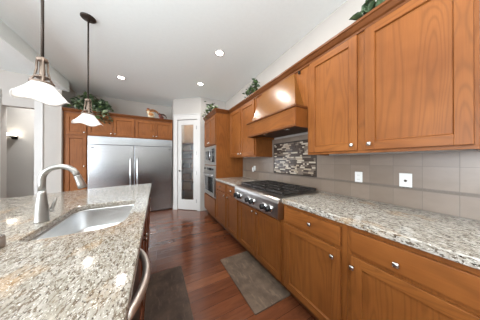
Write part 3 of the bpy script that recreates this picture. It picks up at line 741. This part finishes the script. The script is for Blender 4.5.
# hall sconce and switch
sc = thing('wall_sconce', 'small lit wall sconce on the hall wall at the left', 'wall lamp', (-2.66, 5.2, 1.78))
b = MB(); b.box(-2.70, -2.62, 5.18, 5.1995, 1.72, 1.80); b.tube([(-2.66, 5.18, 1.75), (-2.66, 5.10, 1.745), (-2.66, 5.10, 1.765)], .008, 10); b.lathe([(.03, 1.763), (.085, 1.772), (.085, 1.778), (0, 1.778)], (-2.66, 5.10, 0), n=24); b.build('bracket', DARKM, sc)
b = MB(); b.lathe([(.05, 1.779), (.07, 1.79), (.075, 1.835), (.068, 1.835), (.05, 1.79), (0, 1.785)], (-2.66, 5.10, 0), n=28); b.build('glass_shade', SCON, sc)
t = thing('light_switch', 'small white light switch on the grey hall wall', 'light switch', (-2.26, 5.2, 1.13))
b = MB(); b.box(-2.295, -2.225, 5.193, 5.1997, 1.08, 1.19); b.build('cover_plate', PLATE, t, .002, 2)
b = MB(); b.box(-2.27, -2.25, 5.188, 5.193, 1.115, 1.155); b.build('rocker', PLATE, t)

# ------------------------------------------------------------------ plants
def leaf(b, pos, dirv, nrm, ln, wd, mi, lobes=False):
    D = Vector(dirv).normalized(); Nv = Vector(nrm); Sv = D.cross(Nv)
    if Sv.length < .05: Sv = D.cross(Vector((.3, .9, .2)))
    Sv.normalize(); Nv = Sv.cross(D).normalized(); P = Vector(pos)
    prof = [(0, 0, 0), (.22, .42, .05), (.5, .5, .04), (.78, .28, -.03), (1, 0, -.12)]
    mid = [b.bm.verts.new(P + D * ln * t_ + Nv * ln * z_) for t_, w_, z_ in prof]
    for sg in (-1, 1):
        ed = [b.bm.verts.new(P + D * ln * t_ + Sv * sg * wd * w_ + Nv * ln * (z_ + .10)) for t_, w_, z_ in prof[1:4]]
        for q in ((mid[0], mid[1], ed[0]), (mid[1], mid[2], ed[1], ed[0]), (mid[2], mid[3], ed[2], ed[1]), (mid[3], mid[4], ed[2])):
            f = b.bm.faces.new(q if sg > 0 else q[::-1]); f.material_index = mi; f.smooth = True
def plant(name, label, base, pot_r, pot_h, vines, n_leaf, ls, rnd, w=(5, 4, 1), fill=None):
    t = thing(name, label, 'plant', base)
    bx, by, bz = base
    b = MB(); b.lathe([(pot_r * .75, 0), (pot_r, pot_h), (pot_r * 1.06, pot_h), (pot_r * 1.04, pot_h * .86), (pot_r * .9, pot_h * .86), (0, pot_h * .86)], (bx, by, bz), n=20); b.build('pot', POT, t)
    st = MB(); lv = MB(); R = random.Random(rnd)
    for path in vines:
        P = [Vector((bx, by, bz + pot_h * .8))] + [Vector(q) for q in path]
        fine = []
        for i in range(len(P) - 1):
            for k in range(6): fine.append(P[i].lerp(P[i + 1], k / 6))
        fine.append(P[-1]); sm_ = [fine[0]] + [(fine[i - 1] + fine[i] * 2 + fine[i + 1]) / 4 for i in range(1, len(fine) - 1)] + [fine[-1]]
        st.tube(sm_, .003, 6)
        for k in range(n_leaf):
            q = sm_[min(len(sm_) - 1, int(R.random() * len(sm_)))] + Vector((R.gauss(0, 1), R.gauss(0, 1), R.gauss(0, 1))) * ls * .35
            dv = Vector((R.gauss(-.1, 1), R.gauss(-.3, 1), R.gauss(.05, .7)))
            s_ = ls * R.uniform(.7, 1.25); leaf(lv, q, dv, (R.gauss(0, .4), R.gauss(0, .4), 1), s_, s_ * .62, R.choices((0, 1, 2), w)[0])
    st.build('stems', VINE, t); lv.build('foliage', LEAFS, t, recalc=False)
ZT = 2.2975
plant('ivy_plant', 'large trailing ivy plant on top of the cabinets left of the fridge', (-1.30, 4.60, ZT), .09, .14,
      [[(-1.42, 4.5, 2.52), (-1.48, 4.42, 2.46)], [(-1.38, 4.5, 2.62)], [(-1.3, 4.45, 2.64), (-1.2, 4.4, 2.58)], [(-1.2, 4.48, 2.58), (-1.02, 4.40, 2.50), (-.86, 4.34, 2.38)],
       [(-1.15, 4.45, 2.5), (-1.0, 4.33, 2.38), (-.97, 4.30, 2.08)], [(-1.2, 4.4, 2.42), (-1.1, 4.31, 2.34), (-1.06, 4.30, 2.16)], [(-1.4, 4.4, 2.45), (-1.44, 4.34, 2.40)],
       [(-1.25, 4.4, 2.45), (-1.22, 4.31, 2.34)], [(-1.1, 4.46, 2.52), (-.95, 4.40, 2.44)], [(-1.35, 4.4, 2.5), (-1.32, 4.32, 2.38)], [(-1.15, 4.4, 2.56), (-1.0, 4.36, 2.47)], [(-1.3, 4.4, 2.57), (-1.18, 4.34, 2.45)], [(-1.05, 4.36, 2.44), (-.93, 4.30, 2.30), (-.90, 4.30, 2.16)]], 48, .09, 5, (6, 3, 3))
plant('potted_plant', 'small leafy plant on top of the oven tower beside the pantry door', (1.18, 3.35, ZT), .055, .09,
      [[(1.1, 3.4, 2.44), (1.02, 3.45, 2.46)], [(1.08, 3.3, 2.46), (1.0, 3.28, 2.50)], [(1.06, 3.45, 2.42), (.98, 3.55, 2.36), (.96, 3.56, 2.26)], [(1.12, 3.25, 2.44)], [(1.05, 3.35, 2.4), (.975, 3.42, 2.32)], [(1.12, 3.2, 2.46), (1.06, 3.12, 2.42)]], 16, .075, 8, (3, 4, 3))
plant('potted_plant', 'bushy green plant on top of the wall cabinet next to the hood', (1.46, 2.16, ZT), .06, .07,
      [[(1.44, 2.18, 2.52)], [(1.42, 2.08, 2.53), (1.4, 2.03, 2.48)], [(1.42, 2.24, 2.48), (1.38, 2.30, 2.40)], [(1.4, 2.12, 2.48), (1.35, 2.10, 2.38)], [(1.45, 2.13, 2.57)], [(1.40, 2.22, 2.44), (1.36, 2.30, 2.34)]], 38, .062, 9, (6, 5, 0))
plant('potted_plant', 'broad-leaved green plant on top of the tall cabinet at the right', (1.50, .44, ZT), .06, .08,
      [[(1.44, .54, 2.40), (1.40, .62, 2.34)], [(1.42, .44, 2.44), (1.34, .46, 2.38)], [(1.46, .34, 2.46)], [(1.40, .38, 2.42), (1.33, .38, 2.37)], [(1.43, .50, 2.42), (1.38, .56, 2.37)], [(1.45, .46, 2.48)]], 20, .085, 12, (5, 6, 0))

# ------------------------------------------------------------------ figurines above the fridge
def bird(name, label, x, y, s, mats_):
    t = thing(name, label, 'figurine', (x, y, ZT))
    z = ZT
    b = MB(); b.lathe([(.05 * s, 0), (.055 * s, .01 * s), (.05 * s, .03 * s), (.02 * s, .04 * s), (0, .04 * s)], (x, y, z), n=20); b.build('base', mats_[2], t)
    b = MB(); b.ball((x, y, z + .11 * s), .07 * s, 0, (1.15, .8, 1.05)); b.ball((x - .055 * s, y - .005, z + .165 * s), .042 * s, 0, (.9, .8, 1.3)); b.build('body', mats_[1], t)
    b = MB(); b.ball((x - .07 * s, y, z + .22 * s), .034 * s, 0); b.lathe([(.012 * s, 0), (0, .035 * s)], (x - .095 * s, y, z + .215 * s), (-1, 0, -.3), 10); b.build('head', mats_[0], t)
    b = MB()
    for k in range(5):
        P = []
        for q in range(8):
            a = PI * .92 - q * (.25 + .045 * k); rr = (.085 + .014 * k) * s
            P.append((x + .035 * s + rr * math.cos(a) * 1.0, y + (k - 2) * .012 * s, z + .115 * s + rr * math.sin(a)))
        b.tube(P, [.017 * s * (1 - abs(q - 3) / 9) for q in range(8)], 8, k % 2)
    b.build('tail', [mats_[0], mats_[2]], t)
    b = MB()
    for k in range(3): b.ball((x - (.05 + .018 * k) * s, y, z + .258 * s), .013 * s, 0, (1, .5, 1.3))
    b.build('comb', mats_[3], t)
    for sg in (-1, 1):
        b = MB(); b.ball((x - .005 * s, y + sg * .052 * s, z + .115 * s), .045 * s, 0, (1.2, .3, .8)); b.build('wing', mats_[0], t)
bird('rooster_figurine', 'tan and cream rooster figurine, the larger one above the fridge', -.115, 4.46, 1.0, CER)
bird('bird_figurine', 'small dark red bird figurine, the smaller one above the fridge', .115, 4.44, .66, [CER[2], CER[3], CER[2], CER[3]])

for o in bpy.data.objects:
    if '_w' in o: del o['_w']
